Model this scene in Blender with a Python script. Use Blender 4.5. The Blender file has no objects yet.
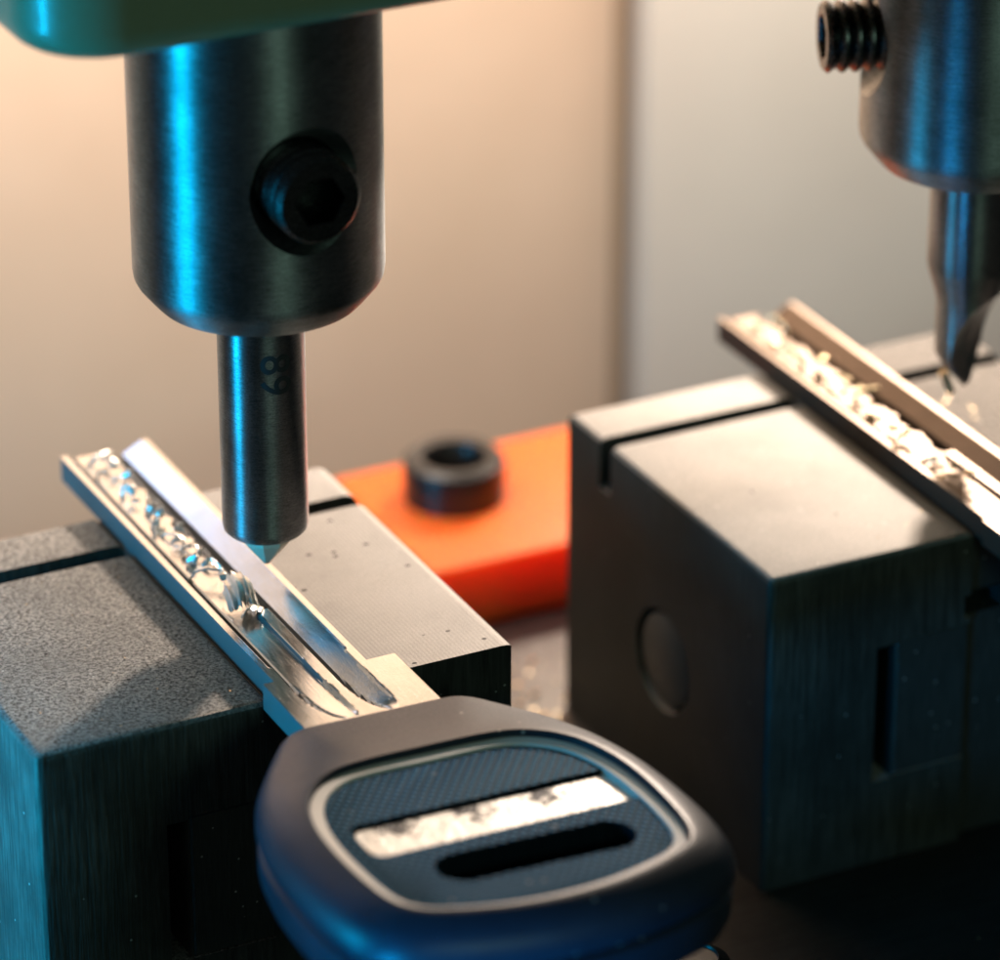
# Close-up of a key cutting machine: two vises, two keys, two chucks.  1 unit = 1 cm.
import bpy, bmesh, math, random
from mathutils import Vector, Matrix

random.seed(7)
sc = bpy.context.scene
col = sc.collection
sc.unit_settings.system = 'METRIC'
sc.unit_settings.scale_length = 0.01
PI = math.pi

# ------------------------------------------------------------------ helpers
def tag(o, label=None, cat=None, group=None, kind=None):
    if label: o['label'] = label
    if cat: o['category'] = cat
    if group: o['group'] = group
    if kind: o['kind'] = kind
    return o

def empty(name, loc, label, cat, group=None):
    o = bpy.data.objects.new(name, None)
    o.empty_display_size = 0.3
    o.location = loc
    col.objects.link(o)
    return tag(o, label, cat, group)

def smooth(me, deg=35):
    for p in me.polygons: p.use_smooth = True
    me.set_sharp_from_angle(angle=math.radians(deg))

def build(name, bm, mat, parent=None, deg=35, origin=None):
    """link a bmesh given in world coordinates as one object; children become local to their parent"""
    off = Vector(origin) if origin is not None else (world_loc(parent) if parent else Vector((0, 0, 0)))
    bmesh.ops.translate(bm, vec=-off, verts=bm.verts)
    bmesh.ops.recalc_face_normals(bm, faces=bm.faces)
    me = bpy.data.meshes.new(name)
    bm.to_mesh(me); bm.free()
    smooth(me, deg)
    me.materials.append(mat)
    o = bpy.data.objects.new(name, me)
    col.objects.link(o)
    if parent:
        o.parent = parent
        o.location = off - world_loc(parent)
    else:
        o.location = off
    return o

def world_loc(o):
    v = Vector((0, 0, 0))
    while o:
        v += o.location
        o = o.parent
    return v

def add_box(bm, x0, x1, y0, y1, z0, z1):
    vs = [bm.verts.new((x, y, z)) for x in (x0, x1) for y in (y0, y1) for z in (z0, z1)]
    for f in ((0,1,3,2),(4,6,7,5),(0,4,5,1),(2,3,7,6),(0,2,6,4),(1,5,7,3)):
        bm.faces.new([vs[i] for i in f])

def box(*a):
    bm = bmesh.new(); add_box(bm, *a); bmesh.ops.recalc_face_normals(bm, faces=bm.faces); return bm

def bevel(bm, w, seg=2, test=None):
    es = [e for e in bm.edges if len(e.link_faces) == 2 and e.calc_face_angle(0) > 0.5 and (test is None or test(e))]
    bmesh.ops.bevel(bm, geom=es, offset=w, segments=seg, profile=0.5, affect='EDGES', clamp_overlap=True)
    return bm

def loft(bm, rings, cap0=True, cap1=True):
    R = [[bm.verts.new(p) for p in r] for r in rings]
    n = len(R[0])
    for a, b in zip(R, R[1:]):
        for i in range(n):
            j = (i + 1) % n
            bm.faces.new((a[i], a[j], b[j], b[i]))
    if cap0: bm.faces.new(R[0][::-1])
    if cap1: bm.faces.new(R[-1])

def lathe(prof, c, n=96, axis='Z', cap=True):
    """prof: (radius, height) pairs"""
    bm = bmesh.new()
    rings = []
    for r, h in prof:
        ring = []
        for i in range(n):
            a = 2*PI*i/n
            p = Vector((r*math.cos(a), r*math.sin(a), h))
            ring.append(p)
        rings.append(ring)
    loft(bm, rings, cap, cap)
    if axis == '-Y': m = Matrix.Rotation(PI/2, 4, 'X')       # +Z -> -Y
    elif axis == '-X': m = Matrix.Rotation(-PI/2, 4, 'Y')    # +Z -> -X
    else: m = Matrix.Identity(4)
    bmesh.ops.transform(bm, matrix=Matrix.Translation(Vector(c)) @ m, verts=bm.verts)
    bmesh.ops.recalc_face_normals(bm, faces=bm.faces)
    return bm

def cyl(c, r, h0, h1, axis='Z', n=48): return lathe([(r, h0), (r, h1)], c, n, axis)

def prism(pts, z0, z1):
    bm = bmesh.new()
    loft(bm, [[(x, y, z0) for x, y in pts], [(x, y, z1) for x, y in pts]])
    bmesh.ops.recalc_face_normals(bm, faces=bm.faces)
    return bm

def cut(bm, *cutters):
    """exact boolean difference of bmeshes, returned as a bmesh"""
    me = bpy.data.meshes.new('t'); bm.to_mesh(me); bm.free()
    o = bpy.data.objects.new('t', me); col.objects.link(o)
    cs = []
    for c in cutters:
        cm = bpy.data.meshes.new('c'); c.to_mesh(cm); c.free()
        co = bpy.data.objects.new('c', cm); col.objects.link(co); cs.append(co)
        md = o.modifiers.new('b', 'BOOLEAN'); md.operation = 'DIFFERENCE'; md.solver = 'EXACT'; md.object = co
    bpy.context.view_layer.update()
    dg = bpy.context.evaluated_depsgraph_get()
    res = bpy.data.meshes.new_from_object(o.evaluated_get(dg))
    out = bmesh.new(); out.from_mesh(res)
    for x in [o] + cs:
        m = x.data; bpy.data.objects.remove(x); bpy.data.meshes.remove(m)
    bpy.data.meshes.remove(res)
    bmesh.ops.remove_doubles(out, verts=out.verts, dist=1e-5)
    return out

def stadium(cx, cy, L, W, rot=0, n=14):
    pts = []
    r = W/2; h = L/2 - r
    for i in range(n+1):
        a = -PI/2 + PI*i/n; pts.append((h + r*math.cos(a), r*math.sin(a)))
    for i in range(n+1):
        a = PI/2 + PI*i/n; pts.append((-h + r*math.cos(a), r*math.sin(a)))
    c, s = math.cos(rot), math.sin(rot)
    return [(cx + x*c - y*s, cy + x*s + y*c) for x, y in pts]

# ------------------------------------------------------------------ materials
class N:
    def __init__(s, name):
        s.m = bpy.data.materials.new(name); s.m.use_nodes = True
        s.t = s.m.node_tree; s.b = s.t.nodes['Principled BSDF']
        s.co = s.t.nodes.new('ShaderNodeTexCoord')
    def node(s, typ, **k):
        n = s.t.nodes.new('ShaderNode' + typ)
        for a, v in k.items():
            if hasattr(n, a): setattr(n, a, v)
            else: n.inputs[a].default_value = v
        return n
    def link(s, a, b): s.t.links.new(a, b)
    def vec(s, scale=(1,1,1), rot=(0,0,0)):
        mp = s.node('Mapping'); mp.inputs['Scale'].default_value = scale; mp.inputs['Rotation'].default_value = rot
        s.link(s.co.outputs['Object'], mp.inputs['Vector']); return mp.outputs['Vector']
    def noise(s, scale, detail=4, rough=.6, stretch=(1,1,1), rot=(0,0,0)):
        n = s.node('TexNoise'); n.inputs['Scale'].default_value = scale
        n.inputs['Detail'].default_value = detail; n.inputs['Roughness'].default_value = rough
        s.link(s.vec(stretch, rot), n.inputs['Vector']); return n.outputs['Fac']
    def ramp(s, fac, stops):
        r = s.node('ValToRGB'); e = r.color_ramp.elements
        while len(e) < len(stops): e.new(0.5)
        for i, (p, c) in enumerate(stops):
            e[i].position = p
            e[i].color = (c, c, c, 1) if isinstance(c, (int, float)) else (*c, 1)
        s.link(fac, r.inputs['Fac']); return r.outputs['Color']
    def mix(s, a, b, fac, mode='MIX'):
        m = s.node('MixRGB', blend_type=mode)
        for i, v in ((0, fac), (1, a), (2, b)):
            if hasattr(v, 'is_output'): s.link(v, m.inputs[i])
            else: m.inputs[i].default_value = v if i == 0 else ((*v, 1) if len(v) == 3 else v)
        return m.outputs[0]
    def math(s, op, a, b):
        m = s.node('Math', operation=op)
        for i, v in enumerate((a, b)):
            if hasattr(v, 'is_output'): s.link(v, m.inputs[i])
            else: m.inputs[i].default_value = v
        return m.outputs[0]
    def bump(s, h, strength=.3, dist=.01, prev=None):
        b = s.node('Bump'); b.inputs['Strength'].default_value = strength; b.inputs['Distance'].default_value = dist
        s.link(h, b.inputs['Height'])
        if prev is not None: s.link(prev, b.inputs['Normal'])
        return b.outputs['Normal']
    def out(s, color=None, rough=None, metal=None, normal=None, **k):
        for nm, v in (('Base Color', color), ('Roughness', rough), ('Metallic', metal), ('Normal', normal)):
            if v is None: continue
            if hasattr(v, 'is_output'): s.link(v, s.b.inputs[nm])
            else: s.b.inputs[nm].default_value = (*v, 1) if isinstance(v, tuple) else v
        for a, v in k.items(): s.b.inputs[a.replace('_', ' ')].default_value = v
        return s.m
    def sepxyz(s):
        n = s.node('SeparateXYZ'); s.link(s.co.outputs['Object'], n.inputs[0]); return n.outputs

def specks(m, scale, thr, stretch=(1,1,1), rad=.28):
    """sparse point-like specks: 1 inside"""
    v = m.node('TexVoronoi'); v.inputs['Scale'].default_value = scale; v.inputs['Randomness'].default_value = 1
    m.link(m.vec(stretch), v.inputs['Vector'])
    w = m.node('TexWhiteNoise'); w.noise_dimensions = '3D'; m.link(v.outputs['Position'], w.inputs['Vector'])
    near = m.math('LESS_THAN', v.outputs['Distance'], rad)
    pick = m.math('LESS_THAN', w.outputs['Value'], thr)
    return m.math('MULTIPLY', near, pick)

def steel_body(name, base, rough, grain=50, amp=.35, metal=.9, brush=None, dust=.02, pits=0.0, tint=.5, bumpd=.006):
    m = N(name)
    big = m.noise(1.6, 5, .65)
    fine = m.noise(grain, 3, .7, brush or (1,1,1))
    c = m.mix(tuple(b*(1-amp) for b in base), tuple(min(1, b*(1+amp)) for b in base), m.ramp(fine, [(.3, 0.), (.72, 1.)]))
    c = m.mix(c, tuple(b*.55 for b in base), m.ramp(big, [(.45, 0.), (.75, tint)]))
    r = m.ramp(m.mix((0,0,0), (1,1,1), m.math('ADD', m.math('MULTIPLY', fine, .5), m.math('MULTIPLY', big, .5))), [(.25, max(.05, rough-.14)), (.75, min(1, rough+.14))])
    if dust:
        d = specks(m, 34, dust)
        c = m.mix(c, (.75, .72, .66), d)
    if pits:
        p = specks(m, 9, pits, (1, 1.6, 1))
        c = m.mix(c, (.01, .01, .01), p)
    n = m.bump(fine, .6, bumpd)
    return m.out(c, r, metal, n)

M = {}
M['jaw_cast'] = steel_body('sandblasted_jaw_steel', (.30, .285, .27), .47, grain=34, amp=.6, dust=.05, bumpd=.016)
M['jaw_smooth'] = steel_body('ground_jaw_steel', (.50, .48, .455), .46, grain=30, amp=.22, dust=.0, pits=.0, tint=.25)
M['base_steel'] = steel_body('blackened_vise_steel', (.082, .084, .075), .5, metal=.45, grain=30, amp=.3, brush=(2, 2, .15), dust=.012)

def mat_jaw(name, top, side, grain, amp, milled, mt=.6, cheek_k=1., spec=.5):
    """one jaw: ground or blasted top face, dark sides with vertical grinding marks and dust, left faces toned for light"""
    m = N(name)
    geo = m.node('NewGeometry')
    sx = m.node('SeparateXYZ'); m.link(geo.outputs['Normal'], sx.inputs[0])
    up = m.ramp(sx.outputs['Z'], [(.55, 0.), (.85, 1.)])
    big = m.noise(1.3, 5, .65); fine = m.noise(grain, 6, .85)
    vert = m.noise(30, 4, .6, (1.5, 1.5, .08))
    ct = m.mix(tuple(x*(1-amp) for x in top), tuple(min(1, x*(1+amp)) for x in top), m.ramp(fine, [(.40, 0.), (.60, 1.)] if amp > .4 else [(.34, 0.), (.66, 1.)]))
    ct = m.mix(ct, tuple(x*.6 for x in top), m.ramp(big, [(.42, 0.), (.75, .55)]))
    if milled:
        w = m.node('TexWave', bands_direction='X'); w.inputs['Scale'].default_value = 11.; w.inputs['Distortion'].default_value = .6
        w.inputs['Detail'].default_value = 2; w.inputs['Detail Scale'].default_value = 2
        m.link(m.vec(), w.inputs['Vector'])
        ct = m.mix(ct, tuple(x*.5 for x in top), m.math('MULTIPLY', m.ramp(w.outputs['Fac'], [(.1, 1.), (.5, 0.)]), .35))
        pits = specks(m, 9.5, .12, (1, 1.5, 1), .19)
        ct = m.mix(ct, (.012, .012, .012), pits)
    else:
        ct = m.mix(ct, (.012, .012, .012), specks(m, 12, .012, (1, 1, 1), .2))
        ct = m.mix(ct, (.8, .77, .72), specks(m, 30, .05 if grain < 40 else .012))
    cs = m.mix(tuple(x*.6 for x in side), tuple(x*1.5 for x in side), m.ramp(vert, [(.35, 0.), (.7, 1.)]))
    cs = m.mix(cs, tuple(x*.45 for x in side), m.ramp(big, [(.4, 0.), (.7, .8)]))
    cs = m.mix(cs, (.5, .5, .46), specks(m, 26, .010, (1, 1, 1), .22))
    cheek = m.ramp(m.math('MULTIPLY', sx.outputs['X'], -1.0), [(.55, 0.), (.85, 1.)])  # left-facing sides made lighter or darker in colour, imitating how light falls
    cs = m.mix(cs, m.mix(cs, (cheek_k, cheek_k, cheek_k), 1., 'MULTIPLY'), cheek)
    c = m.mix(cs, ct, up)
    h = m.mix(vert, fine, up)
    n = m.bump(h, .7, .022 if amp > .4 else .005)
    r = m.mix(m.ramp(vert, [(.3, .45), (.7, .62)]), m.ramp(fine, [(.3, .50), (.7, .74)]), up)
    return m.out(c, r, m.math('ADD', .45, m.math('MULTIPLY', up, mt-.45)), n, Specular_IOR_Level=spec)

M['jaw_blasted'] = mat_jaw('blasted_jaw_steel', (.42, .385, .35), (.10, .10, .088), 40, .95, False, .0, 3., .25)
M['jaw_milled'] = mat_jaw('milled_jaw_steel', (.46, .44, .42), (.06, .06, .053), 60, .25, True, .5)
M['jaw_glare'] = mat_jaw('darkened_ground_jaw_steel', (.24, .22, .20), (.06, .063, .063), 45, .5, False)  # ground steel darkened in colour to offset the work lamp's glare
M['jaw_ground'] = mat_jaw('ground_jaw_steel', (.47, .44, .405), (.085, .087, .074), 42, .35, False, .3, .45)

def mat_turned(name, base, rough, ring=40, aniso=.85):
    m = N(name)
    rg = m.noise(ring, 3, .7, (.25, .25, 3.0))
    fine = m.noise(70, 2, .7, (1, 1, 1.6))
    big = m.noise(2.2, 4, .6)
    f = m.mix(rg, fine, .45)
    c = m.mix(tuple(b*.5 for b in base), tuple(min(1, b*1.5) for b in base), m.ramp(f, [(.34, 0.), (.66, 1.)]))
    c = m.mix(c, tuple(b*.35 for b in base), m.ramp(big, [(.42, 0.), (.72, .65)]))
    r = m.ramp(f, [(.25, rough-.08), (.75, rough+.1)])
    tg = m.node('Tangent', direction_type='RADIAL', axis='Z'); m.link(tg.outputs[0], m.b.inputs['Tangent'])
    return m.out(c, r, 1.0, m.bump(f, .5, .004), Anisotropic=aniso, Anisotropic_Rotation=.25)
M['chuck'] = mat_turned('turned_steel', (.29, .30, .305), .41)
M['shank'] = mat_turned('ground_tool_steel', (.30, .31, .32), .34, 60)
M['screw'] = mat_turned('black_oxide', (.10, .10, .10), .26, 40, 0.)
M['carbide'] = N('pale_carbide').out((.95, .74, .56), .3, .0)  # warm tint stands in for light bounced up from the key

def mat_key(name, k, ro=0.):
    m = N(name)
    st = m.noise(45, 3, .65, (1.2, .12, 1)); big = m.noise(3, 4, .6); fine = m.noise(80, 2, .6)
    c = m.mix(tuple(x*y for x, y in zip((.66, .67, .68), k)), tuple(x*y for x, y in zip((.80, .81, .82), k)), m.ramp(st, [(.3, 0.), (.7, 1.)]))
    c = m.mix(c, tuple(x*y for x, y in zip((.50, .49, .48), k)), m.ramp(big, [(.5, 0.), (.8, .5)]))
    r = m.ramp(m.mix(st, fine, .5), [(.3, .13+ro), (.7, .29+ro)])
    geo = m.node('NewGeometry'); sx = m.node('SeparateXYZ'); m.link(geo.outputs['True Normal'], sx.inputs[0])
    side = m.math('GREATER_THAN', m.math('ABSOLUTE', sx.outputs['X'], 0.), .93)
    c = m.mix(c, tuple(.24*x for x in k), side)  # blade flanks darkened in colour, standing in for shade
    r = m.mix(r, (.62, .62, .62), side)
    return m.out(c, r, m.math('SUBTRACT', 1.0, m.math('MULTIPLY', side, .5)), m.bump(m.mix(st, fine, .6), .4, .003))
M['key'] = mat_key('nickel_key_metal', (1, 1, 1))
M['key_brass'] = mat_key('warm_key_metal', (.24, .175, .13), .2)
def mat_shaving(name, c):
    m = N(name)
    f = m.noise(40, 3, .7)
    return m.out(m.mix(tuple(x*.8 for x in c), c, f), .33, .85, m.bump(f, .6, .006))
M['shaving'] = mat_shaving('fresh_cut_metal', (.93, .89, .82))
M['shaving_gold'] = mat_shaving('fresh_cut_brass', (.80, .62, .38))

def mat_plastic():
    m = N('black_key_plastic')
    f = m.noise(55, 3, .7); b = m.noise(2.5, 4, .6)
    c = m.mix((.012, .020, .036), (.022, .032, .052), m.ramp(b, [(.3, 0.), (.7, 1.)]))
    c = m.mix(c, (.4, .4, .38), specks(m, 24, .006))
    return m.out(c, m.ramp(f, [(.3, .34), (.7, .5)]), 0., m.bump(f, .35, .004), Specular_IOR_Level=.45)
M['plastic'] = mat_plastic()
def mat_weave():
    m = N('woven_texture_plastic')
    a = m.node('TexWave', bands_direction='X'); a.inputs['Scale'].default_value = 6.
    b = m.node('TexWave', bands_direction='X'); b.inputs['Scale'].default_value = 6.
    m.link(m.vec(rot=(0,0,math.radians(38))), a.inputs['Vector']); m.link(m.vec(rot=(0,0,math.radians(-52))), b.inputs['Vector'])
    h = m.math('MULTIPLY', a.outputs['Fac'], b.outputs['Fac'])
    f = m.noise(30, 3, .6)
    c = m.mix((.004, .05, .10), (.035, .19, .35), m.ramp(h, [(.15, 0.), (.5, 1.)]))  # blue reflected from the side lamp is put into the base colour
    c = m.mix(c, (.3, .33, .36), m.math('MULTIPLY', specks(m, 14, .07), .6))
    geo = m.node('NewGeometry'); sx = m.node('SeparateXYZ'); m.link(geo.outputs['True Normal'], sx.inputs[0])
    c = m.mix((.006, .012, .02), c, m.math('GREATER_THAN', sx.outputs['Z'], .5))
    return m.out(c, m.ramp(f, [(.3, .65), (.7, .8)]), 0., m.bump(h, .8, .02), Specular_IOR_Level=.12)
M['weave'] = mat_weave()
def mat_plate():
    m = N('bright_label_metal')
    f = m.noise(9, 4, .7)
    # worn dark lettering left along the far edge, in three clumps (object space)
    o = m.sepxyz(); x, y = o[0], o[1]
    e = m.noise(15, 6, .8, (1, 1.3, 1))
    tot = None
    for cx in (-.44, .06, .55):
        g = m.math('SUBTRACT', 1.0, m.math('MULTIPLY', m.math('ABSOLUTE', m.math('SUBTRACT', x, cx), 0.), 4.2))
        g = m.math('MAXIMUM', g, 0.)
        tot = g if tot is None else m.math('MAXIMUM', tot, g)
    band = m.math('MAXIMUM', 0., m.math('MINIMUM', 1., m.math('MULTIPLY', m.math('SUBTRACT', y, -1.98), 5.)))
    mk = m.ramp(m.math('ADD', m.math('MULTIPLY', m.math('MULTIPLY', tot, band), .55), m.math('MULTIPLY', m.math('SUBTRACT', e, .5), 2.2)), [(.29, 0.), (.36, 1.)])
    mk = m.math('MULTIPLY', mk, m.math('GREATER_THAN', m.math('MULTIPLY', tot, band), .04))
    c = m.mix((.7, .68, .64), (.92, .9, .86), m.ramp(f, [(.35, 0.), (.6, 1.)]))
    return m.out(m.mix(c, (.012, .014, .02), mk), m.ramp(f, [(.3, .5), (.7, .35)]), .6, m.bump(f, .5, .02))
M['plate'] = mat_plate()
M['trim'] = N('pale_trim_plastic').out((.85, .80, .76), .4, 0.)
M['mark'] = N('dark_worn_lettering').out((.012, .014, .018), .6, 0.)
M['engrave'] = N('dark_engraving').out((.04, .045, .05), .6, .3)

def mat_green():
    m = N('green_machine_enamel')
    f = m.noise(14, 4, .6); b = m.noise(1.1, 3, .5)
    c = m.mix((.22, .26, .15), (.27, .31, .18), b)
    return m.out(c, m.ramp(f, [(.3, .3), (.7, .42)]), 0., m.bump(f, .25, .01), Coat_Weight=.25)
M['green'] = mat_green()
def mat_orange():
    m = N('orange_plastic')
    f = m.noise(20, 3, .6); b = m.noise(1.4, 3, .5)
    c = m.mix((.95, .105, .008), (.98, .15, .012), b)
    return m.out(c, m.ramp(f, [(.3, .36), (.7, .5)]), 0., m.bump(f, .2, .006), Subsurface_Weight=.9, Subsurface_Radius=(1.4, .25, .05), Subsurface_Scale=.7)
M['orange'] = mat_orange()
def mat_bed():
    m = N('machine_bed_metal')
    f = m.noise(40, 3, .7); b = m.noise(.9, 5, .65); s = m.noise(22, 4, .6, (.1, 1.2, 1))
    c = m.mix((.09, .085, .08), (.17, .165, .155), m.ramp(m.mix(f, s, .5), [(.3, 0.), (.7, 1.)]))
    c = m.mix(c, (.07, .068, .065), m.ramp(b, [(.45, 0.), (.75, .7)]))
    return m.out(c, m.ramp(f, [(.3, .34), (.7, .5)]), 1., m.bump(f, .5, .008))
M['bed'] = mat_bed()
def mat_wall(name, c1, c2):
    m = N(name)
    b = m.noise(.45, 4, .55); f = m.noise(12, 4, .6)
    c = m.mix(c1, c2, m.ramp(b, [(.3, 0.), (.7, 1.)]))
    return m.out(c, m.ramp(f, [(.3, .55), (.7, .7)]), 0., m.bump(f, .2, .02))
M['wall_tan'] = mat_wall('tan_painted_wall', (.78, .565, .405), (.85, .63, .465))
M['wall_grey'] = mat_wall('pale_grey_painted_wall', (.82, .745, .655), (.88, .805, .715))
M['seam'] = mat_wall('brown_wall_seam', (.32, .225, .15), (.38, .275, .19))
M['socket'] = N('dark_rubber').out((.010, .009, .009), .35, 0., Specular_IOR_Level=.6)

# ------------------------------------------------------------------ camera
TH, PH = math.radians(26.3), math.radians(26.7)
F = 4.5; DIST = 31.47
fw = Vector((math.sin(PH)*math.cos(TH), math.cos(PH)*math.cos(TH), -math.sin(TH)))
cam = bpy.data.cameras.new('camera'); cam.sensor_width = 36; cam.lens = 36*F
cam.clip_start = 0.5; cam.clip_end = 500
cam.dof.use_dof = True; cam.dof.focus_distance = 28.95; cam.dof.aperture_fstop = .162/.63
co = bpy.data.objects.new('camera', cam); col.objects.link(co)
co.location = -fw*DIST
co.rotation_euler = fw.to_track_quat('-Z', 'Y').to_euler()
sc.camera = co

# ------------------------------------------------------------------ setting
ZB = -2.43
bm = box(-16, 22, -14, 4.12, ZB-.8, ZB); tag(build('machine_bed', bm, M['bed']), 'dark grey metal machine bed under both vises', None, None, 'structure')
bm = box(-16, 5.72, 9.0, 9.3, ZB-9, 9); tag(build('wall_tan', bm, M['wall_tan']), 'tan rear wall', None, None, 'structure')
bm = box(5.98, 22, 8.9, 9.2, ZB-9, 9); tag(build('wall_grey', bm, M['wall_grey']), 'pale grey rear wall panel', None, None, 'structure')
bm = box(5.72, 5.98, 9.12, 9.3, ZB-9, 9); tag(build('wall_seam', bm, M['seam']), 'brown seam in the rear wall', None, None, 'structure')

# ------------------------------------------------------------------ vises
XL, DX = -4.33, 5.26
YF, YB = -2.18, .75
def make_vise(X, label, mats):
    root = empty('key_vise', (X+1.67, -.7, ZB), label, 'vise', 'key vises standing on the machine bed')
    # left jaw: cross slot near the rear, keyway slot and notch in the front
    b = box(X, X+1.6, YF, YB, ZB, 0)
    bevel(b, .06, 3, lambda e: all(abs(v.co.z) < 1e-4 for v in e.verts) or all(abs(v.co.y-YF) < 1e-4 and v.co.x < X+.1 for v in e.verts))
    b = cut(b, box(X-.2, X+1.8, .1, .27, -.38, .3), box(X+.86, X+1.02, YF-.2, YF+.5, -1.78, -.72),
            box(X+1.55, X+1.7, YF-.2, YF+.35, -.66, -.48), cyl((X, -.71, -1.32), .39, -.25, .3, '-X'), box(X+1.02, X+1.7, YF-.2, YF+.022, -1.76, -.7))
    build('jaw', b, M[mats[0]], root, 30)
    p = lathe([(.345, -.25), (.345, -.012), (.325, .0)], (X, -.71, -1.32), 48, '-X')
    bmesh.ops.translate(p, vec=(.014, 0, 0), verts=p.verts)
    build('round_plug', p, M['base_steel'], root)
    # right jaw
    b = box(X+2.28, X+3.36, YF, YB, ZB, 0)
    bevel(b, .11, 5, lambda e: all(abs(v.co.x-X-3.36) < 1e-4 and (abs(v.co.z) < 1e-4 or abs(v.co.y-YF) < 1e-4) for v in e.verts))
    b = cut(b, box(X+2.0, X+3.6, .1, .27, -.3, .3))
    build('jaw', b, M[mats[1]], root, 30)
    b = box(X+1.6, X+2.28, YF+.06, YB-.02, ZB, -.035); bevel(b, .01, 1)
    b = cut(b, box(X+1.5, X+1.9, YF-.2, YF+.35, -.66, -.48))
    build('base_block', b, M['base_steel'], root)
    b = box(X+1.025, X+1.599, YF+.006, YF+.06, -1.757, -.705)
    bevel(b, .012, 1)
    build('slide_plate', b, M['base_steel'], root)
    return root
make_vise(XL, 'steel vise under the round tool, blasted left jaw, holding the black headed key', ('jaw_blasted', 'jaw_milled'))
make_vise(XL+DX, 'steel vise at right with smooth pale top and round plug in its dark left side', ('jaw_ground', 'jaw_glare'))

# ------------------------------------------------------------------ keys
TOP = .152; BOT = -.03
PROF = [(-1, TOP), (.043, TOP), (.052, TOP-.008), (.062, .055), (.088, .045), (.100, .112), (.110, .120), (.330, .116), (.338, .0), (.350, -.012), (.448, -.012), (.455, .0), (.462, .072), (.594, .144), (.606, TOP), (2, TOP)]
RIDGE = [(.290, .118), (.296, TOP-.008), (.302, TOP-.002), (.372, TOP-.002), (.378, TOP-.008), (.384, .0), (.40, -.012), (.448, -.012)]
def lerp(P, x):
    for (a, za), (b, zb) in zip(P, P[1:]):
        if x <= b: return za + (zb-za)*(x-a)/(b-a)
    return P[-1][1]
def key_height(x, y):
    def base(x):
        if y < -1.28 and .290 <= x <= .448: return lerp(RIDGE, x)
        return lerp(PROF, x)
    xx = x
    if y >= -1.28 and .20 < x < .448:           # the milled track has a wavy edge
        wv = .022*math.sin(2*PI*y/.41) + .012*math.sin(2*PI*y/.163 + 1)
        xx = x + wv*min(1, (x-.20)/.06, (.448-x)/.06)
    z = base(xx)
    if y < -2.0:
        t = min(.9999, (-2.0-y)/.86); k = math.sqrt(1-t**5)
        z = TOP
        for c0, cs, w in ((.18, .08, .114), (.482, .06, .108)):
            c = c0 + cs*t**4
            xx = c0 + (x-c)/k
            if abs(xx-c0) < w:
                zz = base(xx); z = min(z, TOP - (TOP-zz)*(1-t**5))
    return z
def blade_mesh(X, yfar, ynear, yshoulder, padL, padR):
    bm = bmesh.new()
    def block(x0, x1, ya, yb, skip_near):
        xs = sorted({round(x0+(x1-x0)*i/90, 4) for i in range(91)} | {p[0] for p in PROF + RIDGE if x0 < p[0] < x1})
        n = max(2, int((yb-ya)/(.03 if skip_near else .011)))
        ys = [ya+(yb-ya)*i/n for i in range(n+1)]
        if ya < -1.28 < yb: ys = sorted(ys + [-1.281, -1.279])
        def soft(x, y):                              # blend the run-out edges between grid cells
            if y > -2.2: return key_height(x, y)
            q = min(1, (-2.2-y)/.2)*.7
            return sum(key_height(x+a*.013*q, y+b*.018*q) for a in (-1, -.6, -.2, .2, .6, 1) for b in (-1, -.5, 0, .5, 1))/30
        g = [[bm.verts.new((X+x, y, soft(x, y))) for x in xs] for y in ys]
        for r0, r1 in zip(g, g[1:]):
            for i in range(len(xs)-1): bm.faces.new((r0[i], r0[i+1], r1[i+1], r1[i]))
        lo = {}
        def low(v):
            if v not in lo: lo[v] = bm.verts.new((v.co.x, v.co.y, BOT))
            return lo[v]
        edge = [r[0] for r in g] + g[-1][1:] + [r[-1] for r in g[-2::-1]]
        for a, b in zip(edge, edge[1:]): bm.faces.new((a, b, low(b), low(a)))
        if not skip_near:
            r = g[0]
            for a, b in zip(r, r[1:]): bm.faces.new((a, b, low(b), low(a)))
    block(0, .65, yshoulder, yfar, True)
    block(-padL, .65+padR, ynear, yshoulder, False)
    return bm

KX = XL + 1.612
key = empty('car_key', (KX+.325, -2.5, 0), 'flat steel key blank with large black plastic head clamped in the left vise', 'key', 'keys clamped in the vises')
build('blade', blade_mesh(KX, 1.43, -3.05, -2.21, .075, .20), M['key'], key, 28)

BC = Vector((-2.31, -4.36))
HALF = [(0, -2.84), (.48, -2.84), (.62, -2.86), (.74, -2.98), (1.11, -3.48), (1.28, -3.95), (1.33, -4.45), (1.32, -5.0), (1.23, -5.33), (1.02, -5.50), (.5, -5.66), (0, -5.72)]
RH = [(0, -3.56), (.42, -3.56), (.68, -3.61), (.90, -3.80), (1.01, -4.08), (1.05, -4.4), (1.04, -4.8), (1.0, -5.10), (.89, -5.27), (.6, -5.38), (.3, -5.45), (0, -5.47)]
def polar(half, n=144):
    poly = [Vector((x, y - BC.y)) for x, y in half] + [Vector((-x, y - BC.y)) for x, y in half[-2:0:-1]]
    # Chaikin corner cutting
    for _ in range(2):
        q = []
        for i in range(len(poly)):
            a, b = poly[i], poly[(i+1) % len(poly)]
            q += [a*.75+b*.25, a*.25+b*.75]
        poly = q
    R = []
    for k in range(n):
        d = Vector((math.cos(2*PI*k/n), math.sin(2*PI*k/n)))
        best = 0
        for i in range(len(poly)):
            a, b = poly[i], poly[(i+1) % len(poly)]
            e = b - a; den = d.x*e.y - d.y*e.x
            if abs(den) < 1e-9: continue
            t = (a.x*e.y - a.y*e.x)/den; u = (a.x*d.y - a.y*d.x)/den
            if t > 0 and -1e-6 <= u <= 1+1e-6: best = max(best, t)
        R.append(best)
    return R
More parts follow.
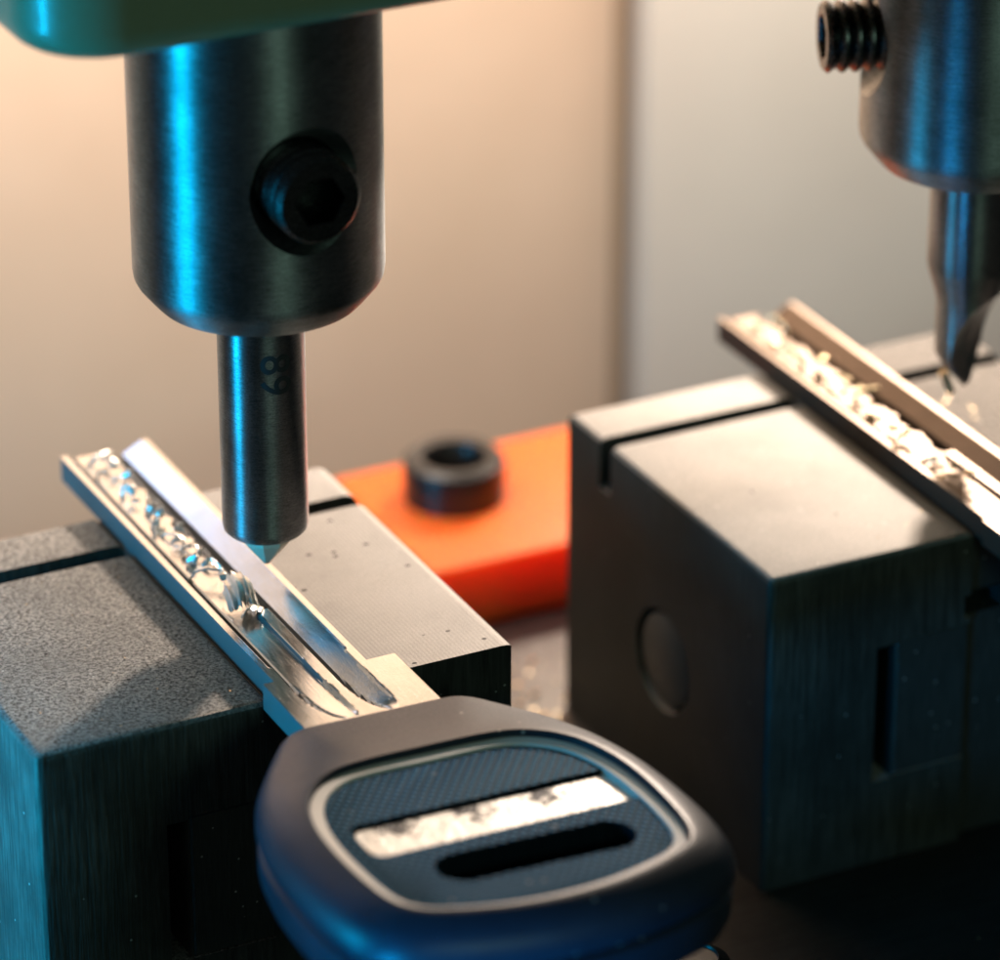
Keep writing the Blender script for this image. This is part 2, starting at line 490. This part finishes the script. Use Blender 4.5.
RO, RR = polar(HALF), polar(RH)
ROLL = Matrix.Translation((BC.x, BC.y, .1)) @ Matrix.Rotation(math.radians(2.2), 4, 'Y') @ Matrix.Rotation(math.radians(1.2), 4, 'Z') @ Matrix.Translation((-BC.x, -BC.y, -.1))
def ring(R, inset, z):
    n = len(R); out = []
    for k in range(n):
        a = 2*PI*k/n
        out.append(((BC.x + (R[k]-inset)*math.cos(a)), BC.y + (R[k]-inset)*math.sin(a), z))
    return out
def rolled(bm): bmesh.ops.transform(bm, matrix=ROLL, verts=bm.verts); return bm
bm = bmesh.new()
loft(bm, [ring(RO, .40, -.045), ring(RO, .06, -.045), ring(RO, .012, -.03), ring(RO, .0, .0), ring(RO, .0, .05), ring(RO, .012, .085), ring(RO, .03, .125), ring(RO, .06, .165), ring(RO, .11, .205),
          ring(RR, -.06, .252), ring(RR, -.03, .262), ring(RR, -.012, .264), ring(RR, .0, .254), ring(RR, .004, .16)], False, False)
bow = build('head_shell', rolled(bm), M['plastic'], key, 40)
bm = bmesh.new()
loft(bm, [ring(RO, .10, -.055), ring(RO, .05, -.07), ring(RO, .015, -.10), ring(RO, .02, -.26), ring(RO, .06, -.36), ring(RO, .16, -.42), ring(RO, .3, -.44)])
build('lower_shell', rolled(bm), M['plastic'], key, 40)
bm = bmesh.new()
loft(bm, [ring(RR, .093, .05), ring(RR, .093, .196), ring(RR, .10, .20)])
bm2 = bmesh.new()
loft(bm2, [ring(RR, .005, .05), ring(RR, .005, .220), ring(RR, .012, .224), ring(RR, .085, .217), ring(RR, .09, .212), ring(RR, .09, .05)], False, False)
build('rim_trim', rolled(bm2), M['trim'], key, 30)
SLOT = (-2.22, -4.87, 1.30, .33, math.radians(-1.5)); BARR = (-2.20, -4.36)
def bar_pts(cx, cy, L, W, r, n=5):
    pts = []
    for sx, sy, a0 in ((1, -1, -PI/2), (1, 1, 0), (-1, 1, PI/2), (-1, -1, PI)):
        for i in range(n+1):
            a = a0 + PI/2*i/n
            pts.append((cx + sx*(L/2-r) + r*math.cos(a), cy + sy*(W/2-r) + r*math.sin(a)))
    return pts
bm = cut(bm, prism(stadium(*SLOT), -.05, .4), prism(bar_pts(*BARR, 1.86, .40, .09), .12, .4))
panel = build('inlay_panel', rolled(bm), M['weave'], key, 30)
plate = build('label_plate', rolled(prism(bar_pts(BARR[0], BARR[1]-.01, 1.82, .36, .08), .121, .175)), M['plate'], key)
# worn dark lettering remains along the far edge of the plate
key2 = empty('metal_key', (KX+DX+.325, -2.5, 0), 'bare metal key full of gold shavings clamped in the right vise', 'key', 'keys clamped in the vises')
build('blade', blade_mesh(KX+DX, 1.43, -3.05, -2.30, .03, .03), M['key_brass'], key2, 28)
bm = bmesh.new()
o2 = [(KX+DX+.325 + a, b) for a, b in ((-.36, -3.0), (.36, -3.0), (.62, -3.3), (.75, -3.8), (.7, -4.4), (.4, -4.75), (-.1, -4.75), (-.3, -4.4), (-.38, -3.7), (-.38, -3.3))]
loft(bm, [[(x, y, z) for x, y in o2] for z in (-.02, .15)])
bevel(bm, .02, 2)
build('head', bm, M['key_brass'], key2)

# ------------------------------------------------------------------ metal shavings
def shaving_bm(p, yaw, pitch, R, turns, w, ribs=0, seed=0, grow=.25):
    """a curled ribbon of cut metal, ribbed across"""
    r = random.Random(seed); bm = bmesh.new()
    n = max(22, int(44*turns)); rows = []
    for i in range(n+1):
        t = i/n; a = turns*2*PI*t
        rad = R*(1+grow*t) * (1 + (.10*math.cos(a*ribs) if ribs else r.uniform(-.05, .05)))
        row = []
        for j, u in enumerate((-1, -.33, .33, 1)):
            ww = w*(.3+.7*math.sin(PI*min(1, .12+t*.88)))*(r.uniform(.72, 1.2) if abs(u) == 1 else 1)
            row.append(Vector((u*ww + .5*w*t*turns, rad*math.cos(a), rad*math.sin(a) + .15*w*(1-u*u))))
        rows.append(row)
    m = Matrix.Translation(Vector(p)) @ Matrix.Rotation(yaw, 4, 'Z') @ Matrix.Rotation(pitch, 4, 'Y')
    th = R*.09
    A = [[bm.verts.new(m @ v) for v in row] for row in rows]
    B = [[bm.verts.new(m @ Vector((v.x, v.y*(1-.1), v.z*(1-.1)))) for v in row] for row in rows]
    for L, flip in ((A, 0), (B, 1)):
        for r0, r1 in zip(L, L[1:]):
            for j in range(3):
                f = (r0[j], r0[j+1], r1[j+1], r1[j]); bm.faces.new(f[::-1] if flip else f)
    loop = [r[0] for r in A] + A[-1][1:] + [r[-1] for r in A[-2::-1]] + A[0][2:0:-1]
    lob = [r[0] for r in B] + B[-1][1:] + [r[-1] for r in B[-2::-1]] + B[0][2:0:-1]
    for i in range(len(loop)):
        j = (i+1) % len(loop); bm.faces.new((loop[i], loop[j], lob[j], lob[i]))
    return bm
def shaving(p, yaw, pitch, R, turns, w, label, group, mat, ribs=0, seed=0):
    o = build('metal_shaving', shaving_bm(p, yaw, pitch, R, turns, w, ribs, seed), M[mat], None, 50, p)
    tag(o, label, 'metal shaving', group)
    return o
G1 = 'bright shavings lying in the groove of the left key'
shaving((KX+.25, -1.10, .150), math.radians(80), math.radians(-12), .085, .6, .18, 'largest ribbed curl of bright metal, at the near end of the left shaving row', G1, 'shaving', 9, 1)
shaving((KX+.255, -1.30, .12), math.radians(55), .3, .06, .5, .09, 'small bluish flake leaning on the ridge below the largest ribbed curl', G1, 'shaving', 5, 2)
rr = random.Random(11)
y = -.88
for i in range(60):
    y += rr.uniform(.035, .13)
    if y > 1.38: break
    if i % 5 in (1, 3):
        shaving((KX+.24+rr.uniform(-.07, .07), y, .04+rr.uniform(0, .04)), rr.uniform(0, 2*PI), rr.uniform(-.5, .5), rr.uniform(.09, .15), rr.uniform(.22, .42), rr.uniform(.010, .02),
                'thin bright sliver of metal among the shavings along the left key groove', G1, 'shaving', 0, 200+i)
    else:
        shaving((KX+.25+rr.uniform(-.05, .07), y, .125+rr.uniform(0, .05)), rr.uniform(0, 2*PI), rr.uniform(-1, 1), rr.uniform(.018, .046), rr.uniform(.3, .8), rr.uniform(.015, .05),
                'small bright metal curl in the shaving row along the left key groove', G1, 'shaving', rr.choice((0, 0, 6)), 20+i)
G2 = 'gold shavings heaped in the groove of the right key'
y = 1.34
for i in range(70):
    y -= rr.uniform(.05, .17)
    if y < -1.75: break
    if i % 4 == 1:
        shaving((KX+DX+.20+rr.uniform(-.08, .06), y, .05+rr.uniform(0, .05)), rr.uniform(0, 2*PI), rr.uniform(-.5, .5), rr.uniform(.09, .15), rr.uniform(.22, .42), rr.uniform(.012, .022),
                'thin gold sliver among the curls in the groove of the right key', G2, 'shaving_gold', 0, 300+i)
    else:
        shaving((KX+DX+.21+rr.uniform(-.075, .075), y, .13+rr.uniform(0, .05)), rr.uniform(0, 2*PI), rr.uniform(-1, 1), rr.uniform(.02, .042), rr.uniform(.3, .8), rr.uniform(.015, .045),
                'gold metal curl heaped in the groove of the right key', G2, 'shaving_gold', rr.choice((0, 0, 6)), 60+i)

# ------------------------------------------------------------------ chucks and tools
CL = Vector((-2.18, -.90)); CR = Vector((3.17, -.98))
ZC = 2.20; RC = .81
def make_chuck(c, axis, label, name_top=5.2):
    root = empty('tool_chuck', (c.x, c.y, ZC), label, 'chuck', 'steel chucks hanging above the vises')
    prof = [(.285, ZC+.3), (.285, ZC), (.63, ZC), (.665, ZC+.012), (.70, ZC+.05), (.785, ZC+.155), (.803, ZC+.19), (RC, ZC+.24), (RC, name_top)]
    bm = lathe(prof, (c.x, c.y, 0), 160)
    zs = ZC + (1.02 if axis == '-Y' else .94)
    out = Vector((0, -1, 0)) if axis == '-Y' else Vector((-1, 0, 0))
    p0 = Vector((c.x, c.y, zs))
    bm = cut(bm, lathe([(.30, .35), (.30, .62), (.43, .82), (.43, 1.2)], p0, 64, axis))
    build('chuck_body', bm, M['chuck'], root, 30)
    rs = .285 if axis == '-Y' else .25
    L = .98 if axis == '-Y' else 1.10
    prof = [(.24, .4)]
    h = .40; turn = 0
    while h < L-.08:
        prof += [(rs, h+.02), (rs, h+.04), (rs-.035, h+.075)]; h += .09
    prof += [(rs, L-.03), (rs-.025, L)]
    b = lathe(prof, p0, 64, axis)
    b = cut(b, lathe([(.155, L-.28), (.155, L-.03), (.185, L+.03)], p0, 6, axis))
    build('set_screw', b, M['screw'], root, 35)
    if axis == '-X': root.rotation_euler.z = math.radians(-20)
    return root
make_chuck(CL, '-Y', 'brushed steel chuck with dark hex screw facing forward, under the green housing')
make_chuck(CR, '-X', 'brushed steel chuck at top right with threaded screw sticking out leftwards')

tr = empty('probe_pin', (CL.x, CL.y, .27), 'straight round steel pin with pointed silver tip above the left key', 'probe')
bm = lathe([(.20, .525), (.255, .53), (.278, .555), (.285, .595), (.285, ZC+.29)], (CL.x, CL.y, 0), 96)
sh = build('shank', bm, M['shank'], tr, 40)
bm = lathe([(.004, .265), (.02, .272), (.16, .445), (.165, .46), (.165, .6)], (CL.x, CL.y, 0), 9)
build('tip', bm, M['carbide'], tr, 20)
# stamped figures, turned a quarter, wrapped on the shank
cu = bpy.data.curves.new('t', 'FONT'); cu.body = '89'; cu.size = .29; cu.align_x = 'CENTER'; cu.align_y = 'CENTER'; cu.resolution_u = 6; cu.offset = .003; cu.space_character = 1.05
to = bpy.data.objects.new('t', cu); col.objects.link(to)
bpy.context.view_layer.update()
me = bpy.data.meshes.new_from_object(to.evaluated_get(bpy.context.evaluated_depsgraph_get()))
bpy.data.objects.remove(to); bpy.data.curves.remove(cu)
bm = bmesh.new(); bm.from_mesh(me); bpy.data.meshes.remove(me)
bmesh.ops.subdivide_edges(bm, edges=bm.edges, cuts=1)
bmesh.ops.triangulate(bm, faces=bm.faces)
a0 = math.atan2(-.893, -.449) + math.radians(20)      # direction from the axis towards the front
for v in bm.verts:
    s, zz = v.co.y, -v.co.x                            # reading downwards, tops to the right
    a = a0 + s/.285
    v.co = Vector((CL.x + .2865*math.cos(a), CL.y + .2865*math.sin(a), 1.76 + zz))
build('stamped_number', bm, M['engrave'], sh, 60)

ml = empty('end_mill', (CR.x, CR.y, .5), 'dark steel cutter with scooped flute and sharp point above the right key', 'cutter')
prof = [(.003, .47), (.03, .50), (.14, .62), (.215, .74), (.222, .9), (.222, 1.14), (.238, 1.22), (.29, 1.38), (.30, 1.44), (.30, ZC+.29)]
bm = lathe(prof, (CR.x, CR.y, 0), 96)
sc1 = bmesh.new()
rr_ = .75
pts = []
d = Vector((math.cos(math.radians(-62)), math.sin(math.radians(-62)), 0))   # flute faces the front right
bmc = lathe([(.66, -1.0), (.66, 1.0)], (0, 0, 0), 64)
mrot = Matrix.Translation((CR.x + d.x*.66, CR.y + d.y*.66, .72)) @ Matrix.Rotation(math.atan2(d.y, d.x), 4, 'Z') @ Matrix.Rotation(PI/2, 4, 'X')
bmesh.ops.transform(bmc, matrix=mrot, verts=bmc.verts); bmesh.ops.recalc_face_normals(bmc, faces=bmc.faces)
bm = cut(bm, bmc)
sc1.free()
build('cutter_body', bm, M['shank'], ml, 30)
shaving((CR.x-.02, CR.y+.12, .42), math.radians(150), .5, .12, .45, .035, 'thin pale curl clinging beside the point of the right cutter', 'loose shavings outside the grooves', 'shaving_gold', 0, 5)

# ------------------------------------------------------------------ machine head
def rrect(x0, x1, y0, y1, r, n=10):
    pts = []
    for cx, cy, a0 in ((x1-r, y0+r, -PI/2), (x1-r, y1-r, 0), (x0+r, y1-r, PI/2), (x0+r, y0+r, PI)):
        for i in range(n+1):
            a = a0 + PI/2*i/n; pts.append((cx+r*math.cos(a), cy+r*math.sin(a)))
    return pts
bm = bmesh.new()
rings = []
X0, X1, Y0, Y1, ZH = -3.98, 8.0, -1.98, 2.2, 4.38
for ins, z in ((.16, ZH), (.10, ZH+.012), (.045, ZH+.05), (.012, ZH+.11), (0, ZH+.19), (0, ZH+2.6), (.1, ZH+2.7)):
    rings.append([(x, y, z) for x, y in rrect(X0+ins, X1-ins, Y0+ins, Y1-ins, .55-ins)])
loft(bm, rings)
tag(build('machine_head', bm, M['green'], None, 50, (2, 0, ZH)), 'green enamelled machine housing above the left chuck', 'machine housing')

# ------------------------------------------------------------------ orange clamp behind
oc = empty('clamp_plate', (2.4, 3.1, ZB), 'bright orange plastic plate with black socket screw behind the vises', 'clamp plate')
bm = box(.5, 4.3, 2.18, 4.02, ZB+.002, ZB+.56); bevel(bm, .05, 3)
build('plate', bm, M['orange'], oc)
SC = Vector((1.26, 3.30)); zt = ZB+.56
bm = lathe([(.405, -.1), (.41, .25), (.395, .32), (.35, .355), (.265, .345), (.24, .31), (.23, .05)], (SC.x, SC.y, zt), 64)
scw = build('socket_screw', bm, M['socket'], oc, 40)

# dark round knob at the lower frame edge
bm = lathe([(.10, -.9), (.10, -.25), (.22, -.22), (.255, -.16), (.26, -.05), (.235, .02), (.16, .06), (.15, .045), (.02, .045)], (-.62, -3.98, -1.55), 48)
tag(build('round_knob', bm, M['socket'], None, 40, (-.62, -3.98, -2.43)), 'small dark round knob at the bottom edge, below the plastic key head', 'knob')

# ------------------------------------------------------------------ metal dust on the bed
bm = bmesh.new(); rr = random.Random(5)
for i in range(620):
    x, y = rr.uniform(-1.2, 6.0), rr.uniform(-4.5, 2.1)
    if y < YF and rr.random() < .7: continue
    if rr.random() < .5: x, y = rr.gauss(.45, .45), rr.gauss(.6, .8)
    if y > 2.1: continue
    if XL+DX-.03 < x < XL+DX+3.4 and YF-.03 < y < YB+.03: continue
    if x < -.9 and y > YF: continue
    s = rr.uniform(.005, .014) if y < YF else (rr.uniform(.006, .02) if rr.random() < .7 else rr.uniform(.02, .045))
    m = Matrix.Translation((x, y, ZB + s*.6)) @ Matrix.Rotation(rr.uniform(0, PI), 4, 'Z') @ Matrix.Rotation(rr.uniform(-.9, .9), 4, 'X')
    vs = [bm.verts.new(m @ Vector((a*s, b*s*.7, c*s*.3))) for a, b, c in ((-1,-1,0),(1,-.6,.3),(.7,1,0),(-.8,.8,-.3))]
    bm.faces.new(vs)
for i in range(26):                                     # larger flat flakes that glint between the vises
    x, y = rr.uniform(-.2, .85), rr.uniform(-.6, 2.0); s = rr.uniform(.02, .045)
    m = Matrix.Translation((x, y, ZB + .02)) @ Matrix.Rotation(rr.uniform(0, PI), 4, 'Z') @ Matrix.Rotation(rr.uniform(-.3, .3), 4, 'X') @ Matrix.Rotation(rr.uniform(-.3, .3), 4, 'Y')
    bm.faces.new([bm.verts.new(m @ Vector((a*s, b*s*.7, c*s*.1))) for a, b, c in ((-1,-1,0),(1,-.6,.3),(.7,1,0),(-.8,.8,-.3))])
for i in range(118):                                    # a little dust on the jaw tops too
    if i < 70 and i % 3: continue
    if i < 70: x, y = rr.gauss(XL+DX+2.75, .22), rr.gauss(-.35, .5)
    elif i < 105: x, y = rr.uniform(XL+.1, XL+1.55), rr.uniform(YF+.1, .05)
    else: x, y = rr.uniform(XL+DX+.1, XL+DX+1.55), rr.uniform(YF+.1, .05)
    if i < 70 and not (XL+DX+2.35 < x < XL+DX+3.3 and YF+.1 < y < .05): continue
    s = rr.uniform(.004, .011) if i >= 70 else rr.uniform(.006, .018)
    m = Matrix.Translation((x, y, s*.5)) @ Matrix.Rotation(rr.uniform(0, PI), 4, 'Z') @ Matrix.Rotation(rr.uniform(-.7, .7), 4, 'X')
    bm.faces.new([bm.verts.new(m @ Vector((a*s, b*s*.6, c*s*.3))) for a, b, c in ((-1,-1,0),(1,-.6,.3),(.7,1,0),(-.8,.8,-.3))])
tag(build('metal_dust', bm, M['shaving_gold'], None, 10), 'fine bright metal dust scattered over the machine bed', 'metal dust', None, 'stuff')

# ------------------------------------------------------------------ light
w = bpy.data.worlds.new('World'); sc.world = w; w.use_nodes = True
bg = w.node_tree.nodes['Background']; bg.inputs[0].default_value = (.024, .028, .027, 1); bg.inputs[1].default_value = 1.0
def area(name, loc, target, size, power, color, size_y=None, spread=None):
    l = bpy.data.lights.new(name, 'AREA'); l.energy = power; l.color = color
    l.shape = 'RECTANGLE' if size_y else 'DISK'; l.size = size
    if size_y: l.size_y = size_y
    if spread: l.spread = math.radians(spread)
    o = bpy.data.objects.new(name, l); col.objects.link(o); o.location = loc
    o.rotation_euler = (Vector(target)-Vector(loc)).to_track_quat('-Z', 'Y').to_euler()
    return o
area('work_lamp', (9.6, 8.3, 7.0), (-.6, -1.2, 0), 1.2, 3200, (1, .83, .69))
area('wall_lamp', (-1.8, 5.2, 5.0), (.3, 9, .6), 1.8, 300, (1, .81, .66))
area('wall_wash', (2.8, 3.4, 7.4), (2.4, 9, .8), 18.0, 1650, (1, .87, .75), 1.5)
area('blue_lamp', (-13.5, -1.4, 1.0), (-2.4, -1.4, .4), 1.5, 1350, (.0, .48, .92), 4.5)
area('blue_back_lamp', (-3.9, 7.4, 3.9), (-2.4, 1, 0), 1.3, 15, (.0, .42, 1.0), 1.4)
area('bow_blue_fill', (-6.6, -7.6, -.4), (-2.6, -5.6, -.1), 1.0, 26, (.0, .40, 1.0), 1.0, 40)  # added blue fill, only to light the key head's near edge
area('teal_lamp', (-3.0, -26, 10), (0, -1, 1), 5.0, 620, (.44, .76, .56))

# ------------------------------------------------------------------ render
sc.render.engine = 'CYCLES'
sc.view_settings.view_transform = 'Standard'; sc.view_settings.look = 'None'
sc.view_settings.exposure = 0; sc.view_settings.gamma = 1
sc.cycles.max_bounces = 8
sc.cycles.caustics_reflective = False; sc.cycles.caustics_refractive = False
sc.cycles.sample_clamp_indirect = 6
sc.cycles.use_denoising = True
